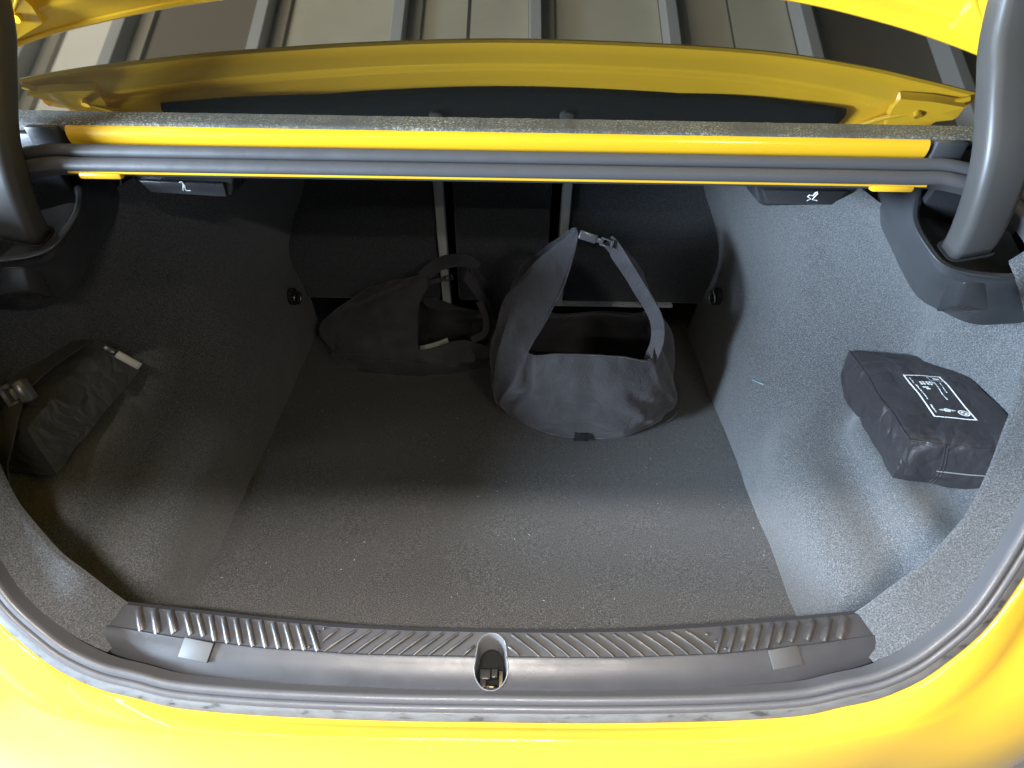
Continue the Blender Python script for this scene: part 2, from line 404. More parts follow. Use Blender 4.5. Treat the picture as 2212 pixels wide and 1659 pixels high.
# side liners
rowsL = [
 (.29, [(.505, -.002), (.53, .03), (.55, .06), (.56, .09), (.57, .11), (.58, .13), (.585, .14), (.59, .15), (.59, .16)]),
 (.37, [(.505, -.002), (.516, .06), (.533, .112), (.575, .142), (.61, .155), (.640, .19), (.645, .21), (.65, .23), (.65, .24)]),
 (.42, [(.505, -.002), (.514, .06), (.527, .112), (.560, .134), (.622, .142), (.648, .195), (.700, .22), (.70, .27), (.70, .30)]),
 (.48, [(.505, -.002), (.513, .06), (.526, .115), (.560, .138), (.622, .146), (.645, .196), (.73, .205), (.782, .29), (.785, .46)]),
 (.60, [(.505, -.002), (.512, .06), (.524, .115), (.558, .140), (.622, .150), (.645, .198), (.73, .203), (.788, .29), (.785, .50)]),
 (.70, [(.505, -.002), (.512, .06), (.522, .115), (.556, .144), (.622, .162), (.650, .203), (.72, .212), (.775, .30), (.765, .50)]),
 (.79, [(.505, -.002), (.524, .08), (.562, .150), (.615, .195), (.680, .215), (.735, .26), (.735, .34), (.70, .42), (.60, .55)]),
 (.865, [(.505, -.002), (.517, .08), (.538, .155), (.572, .215), (.612, .265), (.630, .33), (.615, .40), (.575, .47), (.50, .60)]),
 (.92, [(.505, -.002), (.514, .08), (.528, .155), (.548, .225), (.562, .290), (.560, .35), (.540, .42), (.510, .51), (.48, .61)]),
 (1.06, [(.505, -.002), (.510, .08), (.518, .150), (.528, .215), (.532, .270), (.518, .33), (.495, .40), (.468, .48), (.43, .60)]),
 (1.24, [(.505, -.002), (.510, .08), (.520, .150), (.530, .200), (.524, .250), (.494, .32), (.460, .38), (.430, .45), (.38, .58)]),
]
for sg in (1, -1):
    ctrl = [[(sg*x, y, z) for x, z in r] for y, r in rowsL]
    o = surf('side_liner', ctrl, 70, 54, CARPET, CAR, fn=lambda v: v+Vector((.004*fbm(v, 5), .002*fbm(v+Vector((5, 1, 2)), 6), .003*fbm(v+Vector((1, 7, 3)), 5))))

# seat backs
SY = 1.22
box('bulkhead', (0, SY+.075, .32), (1.3, .01, .8), FELT, CAR)
def seatback(x0, x1, z0=.10):
    o = box('seat_back', ((x0+x1)/2, SY+.03, (z0+.66)/2), (x1-x0, .045, .66-z0), CARPET_SEAT, CAR, None, .008, 3); return o
sb = seatback(-.56, -.165)
box('edge_trim', (-.148, SY+.004, .37), (.021, .03, .56), STRIP, sb, None, .003)
sb = seatback(-.118, .108)
sb = seatback(.158, .56)
box('edge_trim', (.141, SY+.004, .385), (.021, .03, .57), STRIP, sb, None, .003)
box('edge_trim', (.286, SY+.004, .100), (.31, .02, .0085), STRIP, sb, None, .003)
for sg in (1, -1):
    box('inner_wheel_panel', (sg*.80, .80, .30), (.01, 1.0, .72), FELT, CAR)
    box('quarter_panel', (sg*.835, .95, .10), (.05, 1.1, 1.0), PAINT, CAR, None, .02, 3)
    box('side_roof_panel', (sg*.70, .98, .655), (.21, .52, .012), FELT, CAR)
box('parcel_shelf', (0, .975, .668), (1.25, .51, .02), FELT, CAR)

# tie-down rings
for (u, v, sg) in ((1548, 640, 1), (633, 640, -1)):
    c = PX(u, v, sg*.512); bm = bmesh.new()
    Rt = Matrix.Rotation(radians(12*sg), 3, 'Z') @ Matrix.Rotation(radians(90), 3, 'Y') @ Matrix.Rotation(radians(-25*sg), 3, 'Z')
    pl = tube('tie_down_plate', [c+Vector((sg*.006, 0, 0)), c+Vector((-sg*.004, 0, 0))], .021, GLOSS, CAR, sides=24)
    pts = [c+Rt @ Vector((.016*cos(t), .013*sin(t), 0))+Vector((-sg*.010, 0, -.004)) for t in [2*pi*k/24 for k in range(24)]]
    tube('ring', pts, .0030, CHROME, pl, closed=True, up=(1, 0, 0), sides=8)

# ---- rear cross member between boot and window
XS = np.linspace(-.535, .535, 40)
def strip(name, prof, mat, x0, x1, parent=CAR, n=60, fn=None):
    xs = np.linspace(x0, x1, n)
    return loft(name, [[(x, y, z) for y, z in prof] for x in xs], mat, parent, fn=fn)
cp = strip('cross_panel', [(.690, .6415), (.6730, .6368), (.6720, .6385), (.6728, .6412), (.690, .646), (.703, .660), (.7005, .6645), (.6992, .669), (.6992, .6735), (.7005, .678), (.7035, .682), (.708, .6838), (.712, .6838)], PAINT, -.525, .527)
set_sharp(cp, 50)
# narrow pressed tabs under the panel edge
for sg in (1, -1):
    box('panel_tab', (sg*.487, .676, .6345), (.052, .012, .008), PAINT, CAR, None, .003)
def wfn(v): return v+Vector((0, .0005*noise.noise(v*60), .0004*noise.noise(v*90)))
strip('window_rubber', [(.7065, .676), (.7058, .6838), (.7072, .6858), (.714, .6868), (.726, .6885), (.738, .690)], WRUB, -.60, .60, n=400, fn=wfn)
strip('felt_edge', [(.7265, .6865), (.730, .6880), (.736, .6888), (.748, .6888)], FUZZ, -.60, .60, n=300, fn=lambda v: v+Vector((0, .001*noise.noise(v*70), .0007*noise.noise(v*240))))
for sg in (1, -1):
    box('end_bracket', (sg*.553, .708, .668), (.040, .02, .030), PLAST, CAR, None, .004)
    box('end_plate', (sg*.59, .740, .655), (.10, .05, .03), PLAST, CAR, None, .006)

# ---- rear window
BET = radians(25); GN = Vector((0, -sin(BET), cos(BET))); GP = Vector((0, .738, .6900))
GT = Vector((0, cos(BET), sin(BET)))
bm = bmesh.new()
gw = [(-.70, 0), (.70, 0), (.66, .25), (.60, .65), (-.60, .65), (-.66, .25)]
v = [bm.verts.new(GP+Vector((x, 0, 0))+GT*t) for x, t in gw]; f = bm.faces.new(v)
r = bmesh.ops.extrude_face_region(bm, geom=[f]); bmesh.ops.translate(bm, vec=-GN*.005, verts=[q for q in r['geom'] if isinstance(q, bmesh.types.BMVert)])
from_bm('rear_window', bm, GLASS, CAR, False)
def mirror(p): p = Vector(p); return p-2*(p-GP).dot(GN)*GN

# ---- boot lid, standing open above the window
seen = [(40, 174, .017), (110, 161, .021), (200, 147, .025), (340, 130, .030), (480, 116, .034), (760, 97, .039), (1060, 88, .041), (1350, 95, .040), (1640, 113, .036), (1850, 143, .030), (2000, 176, .025), (2122, 207, .020)]
edge = []
for u, v, h in seen:
    d = rayv(u, v); t = (-h-(CAM-GP).dot(GN))/d.dot(GN); edge.append(mirror(CAM+d*t))
ED = cr(edge, 80)
TL = radians(12); LU = Vector((0, -sin(TL), cos(TL))); LB = Vector((0, -cos(TL), -sin(TL)))     # up the lid, and its inner side
def lidpt(i, s, b):
    p = Vector(ED[i]); xw = p.x*(1-.55*min(s, .12)) if s < .5 else p.x*.934
    return Vector((xw, p.y, p.z))+LU*s+LB*b
rowsl = []
sprof = [(.002, -.006), (.000, -.002), (.002, .0015), (.006, .002), (.008, .000), (.010, .0005), (.022, .003), (.030, .010), (.036, .0105), (.056, -.001), (.062, -.001), (.070, .005), (.095, .009), (.12, .010), (.20, .03), (.30, .10), (.42, .25), (.56, .50), (.76, .865), (.78, .845), (.56, .45), (.42, .20), (.28, .04), (.18, -.016), (.05, -.016), (.002, -.006)]
lid = loft('boot_lid', [[lidpt(i, s, b) for s, b in sprof] for i in range(len(ED))], PAINT, CAR)
set_sharp(lid, 40)
for sg in (1, -1):
    def lx(x, s, b):
        f = np.interp(x*sg, ED[:, 0], np.arange(len(ED))); k = int(min(len(ED)-2, f)); return lidpt(k, s, b).lerp(lidpt(k+1, s, b), f-k)
    q = [(.636, .008), (.605, .012), (.572, .020), (.578, .040), (.597, .072), (.616, .045)]
    tp = [lx(x, s_, .0165) for x, s_ in q]; bt = [lx(x*1.0, s_, .004) for x, s_ in q]; n = len(q)
    mesh('corner_plate', tp+bt, [tuple(range(n))]+[(k, (k+1) % n, n+(k+1) % n, n+k) for k in range(n)], PAINT, lid, False)
    tube('corner_bead', cr([lx(.640, .004, .004), lx(.606, .035, .012), lx(.575, .075, .014), lx(.56, .13, .014)], 16), .004, PAINT, lid, sides=8, up=(0, -1, 0))
fl = []
for i in range(len(ED)):
    x = ED[i][0]
    if abs(x) > .545: continue
    zt = .812-ED[i][2]
    s0 = .090-.02*max(0, abs(x)-.3)/.25
    fl.append([lidpt(i, s0+ss, bb) for ss, bb in ((0, .006), (.002, .014), (.02, .018), (.08, .022), (.2, .037), (.30, .107), (.42, .257), (.54, .455))])
lining = solidify(loft('lid_lining', fl, FELT, lid), .006)
for x in (-.115, .115):
    i = min(range(len(ED)), key=lambda k: abs(ED[k][0]-x)); c = lidpt(i, .128, .0265)
    tube('clip', [c-LB*.004, c+LB*.003, c+LB*.0045], lambda k: (.012, .012, .007)[k], ARM, lining, sides=18, up=(1, 0, 0))
for x in (-.600, .600):
    i = min(range(len(ED)), key=lambda k: abs(ED[k][0]-x)); c = lidpt(i, .034, .018)
    tube('bolt', [c-LB*.002, c+LB*.005], .005, PAINT, lid, sides=14, up=(1, 0, 0))

# ---- hinge arms, housings, hooks
for sg in (1, -1):
    base = [(.603, .652, .566), (.599, .647, .590), (.591, .649, .640), (.585, .664, .690), (.580, .700, .745), (.579, .735, .790), (.575, .758, .86), (.57, .758, .96), (.565, .75, 1.05)]
    pth = cr([(sg*x, y, z) for x, y, z in base], 40)
    w = .0255; d = .017; k_ = .010
    pr = []
    for cx, cy, a0 in ((w-k_, d-k_, 0), (-w+k_, d-k_, 90), (-w+k_, -d+k_, 180), (w-k_, -d+k_, 270)):
        pr += arc((cx, cy), k_, a0, a0+90, 4)
    prof = lambda i: [(a*(1+.10*sin(i/7)), b) for a, b in pr]
    rows = sweep(pth, prof, False, (0, -1, .35))
    vs = [p for q in rows for p in q]; fs = gridfaces(len(rows), len(pr), False, True)
    fs += [tuple(range(len(pr))), tuple(len(vs)-len(pr)+k for k in range(len(pr)))]
    mesh('hinge_arm', vs, fs, ARM, CAR)
    # housing: dish with raised rounded rim round the foot of the arm
    def HP(u, v, z):
        p = PZ(u, v, z); p.x *= sg; return p
    crest = [HP(2000, 392, .602), HP(1992, 406, .598), HP(1979, 455, .585), HP(1984, 492, .575), HP(2009, 535, .562), HP(2036, 567, .552), HP(2078, 585, .545), HP(2147, 595, .540), HP(2225, 595, .536), HP(2290, 590, .534)]
    outer = [HP(1900, 395, .575), HP(1899, 413, .570), HP(1904, 446, .555), HP(1925, 492, .535), HP(1956, 556, .512), HP(1990, 607, .495), HP(2042, 636, .486), HP(2110, 664, .474), HP(2190, 664, .470), HP(2290, 655, .466)]
    A = cr(crest, 44); B = cr(outer, 44); rows = []
    cen = HP(2175, 440, .575)
    for a, b in zip(A, B):
        a, b = Vector(a), Vector(b); o = b-a; inn = cen-a; ind = Vector((inn.x, inn.y, 0)).normalized()
        f = a+ind*.017+Vector((0, 0, -.020))
        rows.append([b+Vector((sg*.02, .01, -.035)), b, b.lerp(a, .35)+Vector((0, 0, .004)), b.lerp(a, .72)+Vector((0, 0, .006)), a-ind*.008+Vector((0, 0, .0005)), a-ind*.003+Vector((0, 0, .003)), a+ind*.002+Vector((0, 0, .003)), a+ind*.007+Vector((0, 0, -.001)), a+ind*.012+Vector((0, 0, -.014)), f, f.lerp(cen, .12)+Vector((0, 0, -.001)), f.lerp(cen, .5)+Vector((0, 0, -.012)), cen+Vector((0, 0, -.012))])
    hs = surf('hinge_housing', rows, 60, 60, PLAST, CAR)
    kb = 0
    pb = Vector(pth[kb]); tb_ = (Vector(pth[kb+1])-pb).normalized()
    g_ = sweep([pb+tb_*.0005, pb+tb_*.0015], [(a*1.16, b*1.16) for a, b in pr], False, (0, -1, .35))
    nn = len(pr); mesh('arm_gap', [p for q in g_ for p in q], gridfaces(2, nn, False, True)+[tuple(range(nn)), tuple(range(nn, 2*nn))], DARK, hs, False)
    box('side_wall_plate', (sg*.665, .74, .60), (.16, .012, .13), GLOSS, hs, Matrix.Rotation(radians(12), 3, 'X'), .003)
    # bag hook under the housing
    T0, T1, B0, B1 = HP(2084, 607, .564), HP(2134, 610, .564), HP(2068, 662, .524), HP(2141, 671, .520)
    n_ = Vector((0, .6, -.55)).normalized()*.030
    vs = [T0, T1, B1, B0, T0+n_, T1+n_, B1+n_*1.3, B0+n_*1.3]
    bm = bmesh.new(); vv = [bm.verts.new(q) for q in vs]
    for f in ((0, 1, 2, 3), (4, 7, 6, 5), (0, 4, 5, 1), (1, 5, 6, 2), (2, 6, 7, 3), (3, 7, 4, 0)): bm.faces.new([vv[q] for q in f])
    bmesh.ops.bevel(bm, geom=list(bm.edges), offset=.004, segments=3, profile=.5, affect='EDGES')
    hk = from_bm('bag_hook', bm, GLOSS, hs, True, 45)

# ---- release handles
def stroke(name, pts, r, mat, parent, up=(0, -1, 0)):
    return tube(name, pts, r, mat, parent, sides=6, up=up)
for sg, out in ((1, [(-.078, .006), (-.060, -.031), (-.050, -.036), (.038, -.033), (.066, -.016), (.072, .006)]), (-1, [(-.075, .006), (-.068, -.012), (-.050, -.031), (.040, -.036), (.058, -.034), (.068, -.006), (.068, .006)])):
    cx = .405 if sg > 0 else -.412
    hd = prism('release_handle', out, GLOSS, CAR, (cx, .716, .628), (1, 0, 0), (0, .12, 1), (0, 1, 0), .06, .004, 3)
    lv = prism('lever', [(-.050, -.030), (.036, -.030), (.052, -.012), (-.060, -.012)] if sg > 0 else [(-.056, -.012), (.054, -.015), (.054, -.032), (-.044, -.028)], GLOSS, hd, (cx, .709, .628), (1, 0, 0), (0, .12, 1), (0, 1, 0), .012, .0018, 2)
    ic = Vector((cx+(.006 if sg > 0 else .002), .7068, .6065)); S = .0075
    fx = -1 if sg < 0 else 1
    bend = [(-.55, 1.0), (-.1, 1.15), (0, .7), (-.35, -.2), (-.30, -.75), (0, -.95), (.9, -.95), (1.05, -.6), (.8, -.35), (.2, -.4), (.05, -.1), (.2, .5), (.0, 1.0)]
    if sg > 0: bend = [(.5, 1.15), (.75, .9), (.15, -.2), (1.0, -.3), (1.2, -.6), (.9, -.95), (-.7, -.95), (-.9, -.7), (-.6, -.3), (-.1, -.1), (-.8, .35), (-.6, .6), (.1, .5), (.35, 1.1)]
    stroke('seat_symbol', [ic+Vector((a*S, 0, b*S)) for a, b in bend], .0009, PRINT, lv)

# ---- sill trim with ribs and the lock opening
def yl(tab, x): return float(np.interp(abs(x), [t[0] for t in tab], [t[1] for t in tab]))
TF = [(0, .327), (.1, .3275), (.2, .3305), (.3, .3375), (.4, .3455), (.5, .3535), (.52, .355)]
TK = [(0, .297), (.1, .2972), (.17, .298), (.3, .3035), (.41, .314), (.5, .3255), (.52, .328)]
TO = [(0, .259), (.1, .2592), (.26, .2635), (.385, .274), (.5, .2945), (.52, .300)]
def sillz(x, t):     # t 0 far edge .. 1 crease .. 2 seal
    dz = .012*(abs(x)/.5)**3
    return (.172-.005*t if t < 1 else .167-.006*(t-1)-.016*(t-1)**2)+dz
def sillpt(x, t, h=0):
    y = yl(TF, x)+(yl(TK, x)-yl(TF, x))*t if t < 1 else yl(TK, x)+(yl(TO, x)-yl(TK, x))*(t-1)
    return Vector((x, y, sillz(x, t)+h))
bm = bmesh.new(); rows = []
NX = 130
for i in range(NX+1):
    x = -.511+1.022*i/NX; e = min(1, (.511-abs(x))/.012)
    sh = (1-e)**2*.010
    r = [Vector((x, yl(TF, x)+.014, .0)), Vector((x, yl(TF, x)+.012, .155)), Vector((x, yl(TF, x)+.006, sillz(x, 0)-.003-sh)), sillpt(x, 0, -sh)]
    r += [sillpt(x, t, -sh) for t in (.2, .4, .6, .8, .94)] + [sillpt(x, 1, .0012-sh)] + [sillpt(x, t, -sh) for t in (1.06, 1.2, 1.4, 1.6, 1.8, 2.0)] + [sillpt(x, 2, -.02)+Vector((0, -.003, 0)), Vector((x, yl(TO, x), .0))]
    rows.append(r)
nc = len(rows[0]); vs = [bm.verts.new(p) for r in rows for p in r]
for f in gridfaces(NX+1, nc, False, True): bm.faces.new([vs[q] for q in f])
bm.faces.new([vs[j] for j in range(nc)]); bm.faces.new([vs[NX*nc+j] for j in range(nc)])
sill = from_bm('sill_trim', bm, SILL, CAR, True)
# cutter
def stad(w, y0, y1, n=14, cx=0, wt=1.0):
    r = w/2; rt = r*wt
    return [(cx+rt*cos(t), y1-rt+rt*sin(t)) for t in np.linspace(0, pi, n)]+[(cx+r*cos(t), y0+r+r*sin(t)) for t in np.linspace(pi, 2*pi, n)]
SY0, SY1, SW = .2640, .3250, .042
bm = bmesh.new(); st_ = stad(SW, SY0, SY1, wt=.86)
lo = [bm.verts.new((x, y, .08)) for x, y in st_]; hi = [bm.verts.new((x, y, .22)) for x, y in st_]; n = len(st_)
bm.faces.new(lo); bm.faces.new(hi)
for k in range(n): bm.faces.new((lo[k], lo[(k+1) % n], hi[(k+1) % n], hi[k]))
cut = from_bm('cutter', bm, DARK)
md = sill.modifiers.new('cut', 'BOOLEAN'); md.operation = 'DIFFERENCE'; md.object = cut; md.solver = 'EXACT'
dg = bpy.context.evaluated_depsgraph_get(); nm = bpy.data.meshes.new_from_object(sill.evaluated_get(dg))
sill.modifiers.clear(); sill.data = nm; nm.materials.clear(); nm.materials.append(SILL)
nm.polygons.foreach_set('use_smooth', [True]*len(nm.polygons)); set_sharp(sill, 30)
bpy.data.objects.remove(cut)
def zat(x, y):
    f, k, o = yl(TF, x), yl(TK, x), yl(TO, x)
    return sillz(x, (f-y)/(f-k) if y > k else 1+(k-y)/(k-o))
rows = []
for (x, y), (x2, y2), (x3, y3) in zip(st_, stad(SW+.0035, SY0-.0018, SY1+.0018, wt=.86), stad(SW-.004, SY0+.002, SY1-.005, wt=.84)):
    z = zat(x, min(y, .3265)); rows.append([(x2, y2, z-.001), (x2, y2, z+.0006), ((x+x2)/2, (y+y2)/2, z+.0018), (x, y, z+.0004), (x3*.5+x*.5, y3*.5+y*.5, z-.006), (x3, y3, z-.035)])
bez = loft('latch_bezel', rows, plastic('bezel_plastic', (.12, .12, .125), .25, 500, .05), sill, cu=True)
# lock inside
lk = box('lock', (0, .292, .112), (.05, .09, .004), DARK, CAR)
box('lock_plate', (-.008, .287, .136), (.0135, .012, .010), GLOSS, lk, None, .0012)
box('lock_plate', (.004, .2875, .138), (.008, .011, .010), GLOSS, lk, None, .0012)
box('lock_plate', (-.0105, .2765, .135), (.008, .010, .010), GLOSS, lk, None, .001)
box('lock_plate', (.0125, .280, .137), (.005, .020, .012), CHROME, lk, None, .001)
box('catch', (-.001, .2735, .128), (.010, .002, .016), CHROME, lk, None, .0005)
box('lock_grease', (0, .269, .124), (.030, .008, .02), BRASS, lk, None, .003)
# ribs
def rib(xa, ta, xb, tb, w=.0046, h=.0032):
    n = 5; L = [sillpt(xa+(xb-xa)*k/(n-1), ta+(tb-ta)*k/(n-1)) for k in range(n)]
    d = (L[-1]-L[0]).normalized(); s = d.cross(Vector((0, 0, 1))).normalized()*(w/2)
    U = Vector((0, 0, 1)); rows = []
    for k, p in enumerate(L):
        e = .35 if k in (0, n-1) else 1; hh = h*e
        rows.append([p-s*1.15-U*.001, p-s*.7+U*hh*.7, p+U*hh, p+s*.7+U*hh*.7, p+s*1.15-U*.001])
    return loft('rib', rows, SILLRIB, sill)
x = -.468
k = 0
while x < -.222:
    t1 = .94 if not (-.412 < x+.02 < -.352) else .80
    rib(x-.004, .05, x+.013, t1, .0075 if k > 2 else .010, .0042 if k > 2 else .005); x += .0168 if k > 2 else .0215; k += 1
x = .468; k = 0
while x > .292:
    t1 = .94 if not (.352 < x-.02 < .412) else .80
    rib(x+.004, .05, x-.013, t1, .0075 if k > 2 else .010, .0038 if k > 2 else .0048); x -= .0168 if k > 2 else .0215; k += 1
for sg in (-1, 1):
    for k in range(13 if sg > 0 else 11):
        xa = .026+.0192*k; xb = xa+.036
        if sg < 0 and xb > .222:
            rib(-xa-.004, .08, -.220, .08+.86*(.220-xa)/.036); continue
        rib(sg*xa, .07, sg*xb, .95)
    rib(sg*.022, .55, sg*.036, .93)
    for k in range(3):     # small end stubs
        xx = (.226+.0035*k) if sg < 0 else (.282+.010*k)
        rib(sg*xx, .22+.28*k, sg*(xx+.004), .30+.28*k, .004, .002)
for sg in (-1, 1):
    a, b = sillpt(sg*.377, 1.30), sillpt(sg*.377, 1.1)
    Rp = Matrix.Rotation(math.atan2((sillpt(.377, 1.0)-sillpt(.377, 1.7)).z, (sillpt(.377, 1.0)-sillpt(.377, 1.7)).y), 3, 'X')
    Rp = Matrix.Rotation(sg*radians(10), 3, 'Z') @ Rp
    box('cover_cap', sillpt(sg*.378, 1.28, .0008), (.041, .0235, .004), CAPM, sill, Rp, .0012)

# ------------------------------------------------------------------ things in the boot
def sack(name, rim, up, midl, basel, mat, root, nr=40, nc=160, wr=.006, seed=0, th=.0022, folds=()):
    R, U, M_, B = [cru(np.array(q), nc, True) for q in (rim, up, midl, basel)]
    rows = np.stack([cru(np.stack([R[j], U[j], M_[j], B[j]]), nr) for j in range(nc)], 1)
    cen = rows[-1].mean(0); off = Vector((seed*3.1, seed*1.7, 0)); out = []
    for i in range(nr):
        r = []
        for j in range(nc):
            p = Vector(rows[i][j]); a = Vector((p.x-cen[0], p.y-cen[1], 0)).normalized()
            w = wr*(.35+.65*min(1, i/6))*(1 if i < nr-1 else .4)
            n1 = noise.noise(Vector((p.x*9, p.y*9, p.z*5))+off); n2 = 1-2*abs(noise.noise(Vector((p.x*17, p.y*17, p.z*7))+off*2))
            p = p+a*w*(n1*.9+n2*.7); 
            for fs_, sl, wd_, i0, i1, dp in folds:
                if i0 < i < i1:
                    jc = fs_/16*nc+sl*(i-i0); dj = (j-jc+nc/2) % nc-nc/2
                    p = p+a*dp*sin(pi*(i-i0)/(i1-i0))*(math.exp(-(dj/wd_)**2)-.7*math.exp(-((dj-wd_*1.5)/wd_)**2))
            if p.z < .002: p.z = .002
            r.append(p)
        out.append(r)
    nxt = [[Vector((cen[0]+(q.x-cen[0])*.5, cen[1]+(q.y-cen[1])*.5, .004)) for q in out[-1]], [Vector((cen[0]+(q.x-cen[0])*.02, cen[1]+(q.y-cen[1])*.02, .004)) for q in out[-1]]]
    o = loft(name, out+nxt, mat, root, cv=True)
    solidify(o, th); return o, out
def ell(c, rx, ry, z, angs): return [(c[0]+rx*cos(radians(a)), c[1]+ry*sin(radians(a)), z) for a in angs]
# stations: 0 front-left corner, 2 front middle, 4 front-right corner, 7 right apex, 10 back, 13 left apex
ang = [216, 243, 270, 297, 324, 338, 350, 3, 25, 52, 90, 128, 152, 172, 185, 200]

# --- the big upright bag
B1 = empty('bag', (.195, .985, 0)); tag(B1, 'upright dark grey cloth bag, its open mouth drawn to a point by a buckle', 'bag')
def L1(o): o.parent = B1; o.matrix_parent_inverse = Matrix.Translation(-Vector(B1.location)); return o
rim = [PY(1145, 763, .868), PY(1205, 765, .860), PY(1275, 767, .857), PY(1345, 771, .862), PY(1404, 775, .875), PY(1410, 700, .915), PY(1360, 615, .945), PY(1318, 548, .960),
       (.275, 1.03, .31), (.330, 1.06, .19), (.225, 1.075, .175), (.105, 1.065, .18), (.10, 1.02, .33), PY(1248, 500, .960), PY(1222, 608, .935), PY(1182, 690, .900)]
upp = [(.050, .848, .145), (.110, .835, .145), (.185, .830, .145), (.262, .838, .145), (.322, .862, .145), PY(1428, 742, .93), PY(1420, 680, .945), PY(1338, 545, .975),
       (.305, 1.04, .28), (.345, 1.09, .14), (.215, 1.12, .13), (.06, 1.10, .14), (.03, 1.04, .29), PY(1232, 512, .975), PY(1134, 592, .945), PY(1100, 700, .905)]
mdl = ell((.195, .985), .216, .162, .055, ang)
mdl[12] = (.005, 1.03, .14); mdl[13] = (-.010, .985, .19); mdl[14] = (-.018, .95, .14); mdl[7] = (.355, .985, .15); mdl[6] = (.370, .96, .11)
bse = ell((.195, .985), .207, .153, .003, ang)
body, O1 = sack('bag_body', rim, upp, mdl, bse, CLOTH, None, wr=.0050, seed=1, folds=((15.95, -.04, 1.3, -2, 38, .026), (15.1, .12, 1.9, 2, 36, .018), (14.1, .22, 1.6, 0, 32, .013), (4.05, .06, 1.5, -2, 36, .011), (4.9, .18, 2.0, 1, 30, -.008), (5.6, .1, 2.4, 2, 32, .014), (2.6, .5, 2.4, 12, 39, .008), (1.2, -.3, 2.2, 20, 39, .007))); L1(body)
# folded strap of cloth on the right, from the buckle down the flank
def ribbon(name, pts, w, th, mat, upf, n=30):
    P = cr(pts, n); prof = [(-w/2, -th/2), (-w/2, th/2), (0, th*.7), (w/2, th/2), (w/2, -th/2)]
    rows = sweep(P, prof, False, upf); vs = [p for q in rows for p in q]; fs = gridfaces(n, 5, False, True)
    fs += [tuple(range(5)), tuple(len(vs)-5+k for k in range(5))]
    return set_sharp(mesh(name, vs, fs, mat), 50)
L1(ribbon('strap', [PY(1312, 520, .952), PY(1326, 534, .950), PY(1352, 575, .940), PY(1392, 640, .918), PY(1418, 690, .900), PY(1420, 735, .893), PY(1405, 776, .887), PY(1394, 802, .892)], .026, .003, CLOTH, (-.5, -1, .3)))
def buckle(p, q, nm='buckle', mat=GLOSS, s=1):
    p, q = Vector(p), Vector(q); d = (q-p).normalized(); up = Vector((0, -1, .4)).normalized(); sd = d.cross(up).normalized(); R = Matrix((d, sd, up)).transposed()
    L = (q-p).length; bm = bmesh.new()
    box_bm(bm, p+d*L*.27, (L*.50, .022*s, .009*s), R, .003*s, 3)
    box_bm(bm, p+d*L*.62, (L*.20, .012*s, .008*s), R, .002*s, 2)
    for e in (-1, 1): box_bm(bm, p+d*L*.80+sd*e*.008*s, (L*.34, .005*s, .008*s), R, .002*s, 2)
    box_bm(bm, p+d*L*.97, (L*.07, .022*s, .007*s), R, .002*s, 2)
    return from_bm(nm, bm, mat, None, True, 45)
L1(buckle(PY(1250, 505, .946), PY(1324, 529, .944), 'buckle', BUCK, .75))
L1(tube('hem', [Vector(q)+Vector((0, 0, .0006)) for q in O1[0]], .0016, CLOTH, None, closed=True, sides=6))
# webbing and small buckle at the foot
L1(ribbon('webbing', [PZ(1250, 945, .012), PZ(1268, 915, .045), PZ(1300, 912, .045), PZ(1345, 918, .035), PZ(1400, 905, .030)], .022, .002, WEB, (0, -1, .6)))
bm = bmesh.new(); cb = PZ(1255, 944, .012)
for k in range(4): box_bm(bm, cb+Vector((0, -.004-.003*k*.2, -.004+.0065*k)), (.028, .008, .003), None, .001, 1)
box_bm(bm, cb+Vector((-.014, -.004, .006)), (.003, .009, .024), None, .001, 1); box_bm(bm, cb+Vector((.014, -.004, .006)), (.003, .009, .024), None, .001, 1)
L1(from_bm('ladder_buckle', bm, GLOSS))
L1(tube('cord_loop', cr([PZ(1440, 912, .02), PZ(1462, 892, .03), PZ(1472, 858, .05), PZ(1462, 838, .06), PZ(1448, 850, .05)], 20), .0018, WEB, None, sides=6))

# --- the slumped bag behind it
B2 = empty('bag', (-.23, 1.1, 0)); tag(B2, 'limp black cloth bag slumped in the dark, left of the upright grey bag', 'bag')
def L2(o): o.parent = B2; o.matrix_parent_inverse = Matrix.Translation(-Vector(B2.location)); return o
rim = [PY(906, 755, 1.04), PY(945, 748, 1.035), PY(985, 735, 1.035), PY(1022, 738, 1.035), PY(1052, 745, 1.035), PY(1056, 705, 1.05), PY(1040, 660, 1.065), PY(1000, 603, 1.085),
       (-.04, 1.14, .19), (-.03, 1.16, .11), (-.10, 1.17, .11), (-.19, 1.165, .12), (-.19, 1.14, .2), PY(925, 612, 1.085), PY(905, 660, 1.075), PY(903, 710, 1.055)]
upp = [PY(885, 775, 1.03), PY(945, 782, 1.02), PY(985, 778, 1.02), PY(1025, 775, 1.02), PY(1058, 765, 1.03), PY(1066, 730, 1.05), PY(1062, 675, 1.07), PY(1020, 585, 1.095),
       (-.015, 1.15, .17), (-.01, 1.185, .09), (-.10, 1.195, .09), (-.24, 1.195, .14), (-.28, 1.16, .19), PY(905, 600, 1.10), PY(830, 650, 1.08), PY(820, 715, 1.055)]
a2 = [222, 246, 270, 294, 318, 336, 350, 5, 28, 55, 90, 125, 150, 170, 183, 200]
mdl = ell((-.225, 1.105), .205, .082, .05, a2); mdl[13] = (-.44, 1.13, .10); mdl[14] = (-.435, 1.10, .085); mdl[12] = (-.36, 1.16, .14); mdl[15] = (-.40, 1.06, .07)
bse = ell((-.225, 1.108), .195, .075, .003, a2)
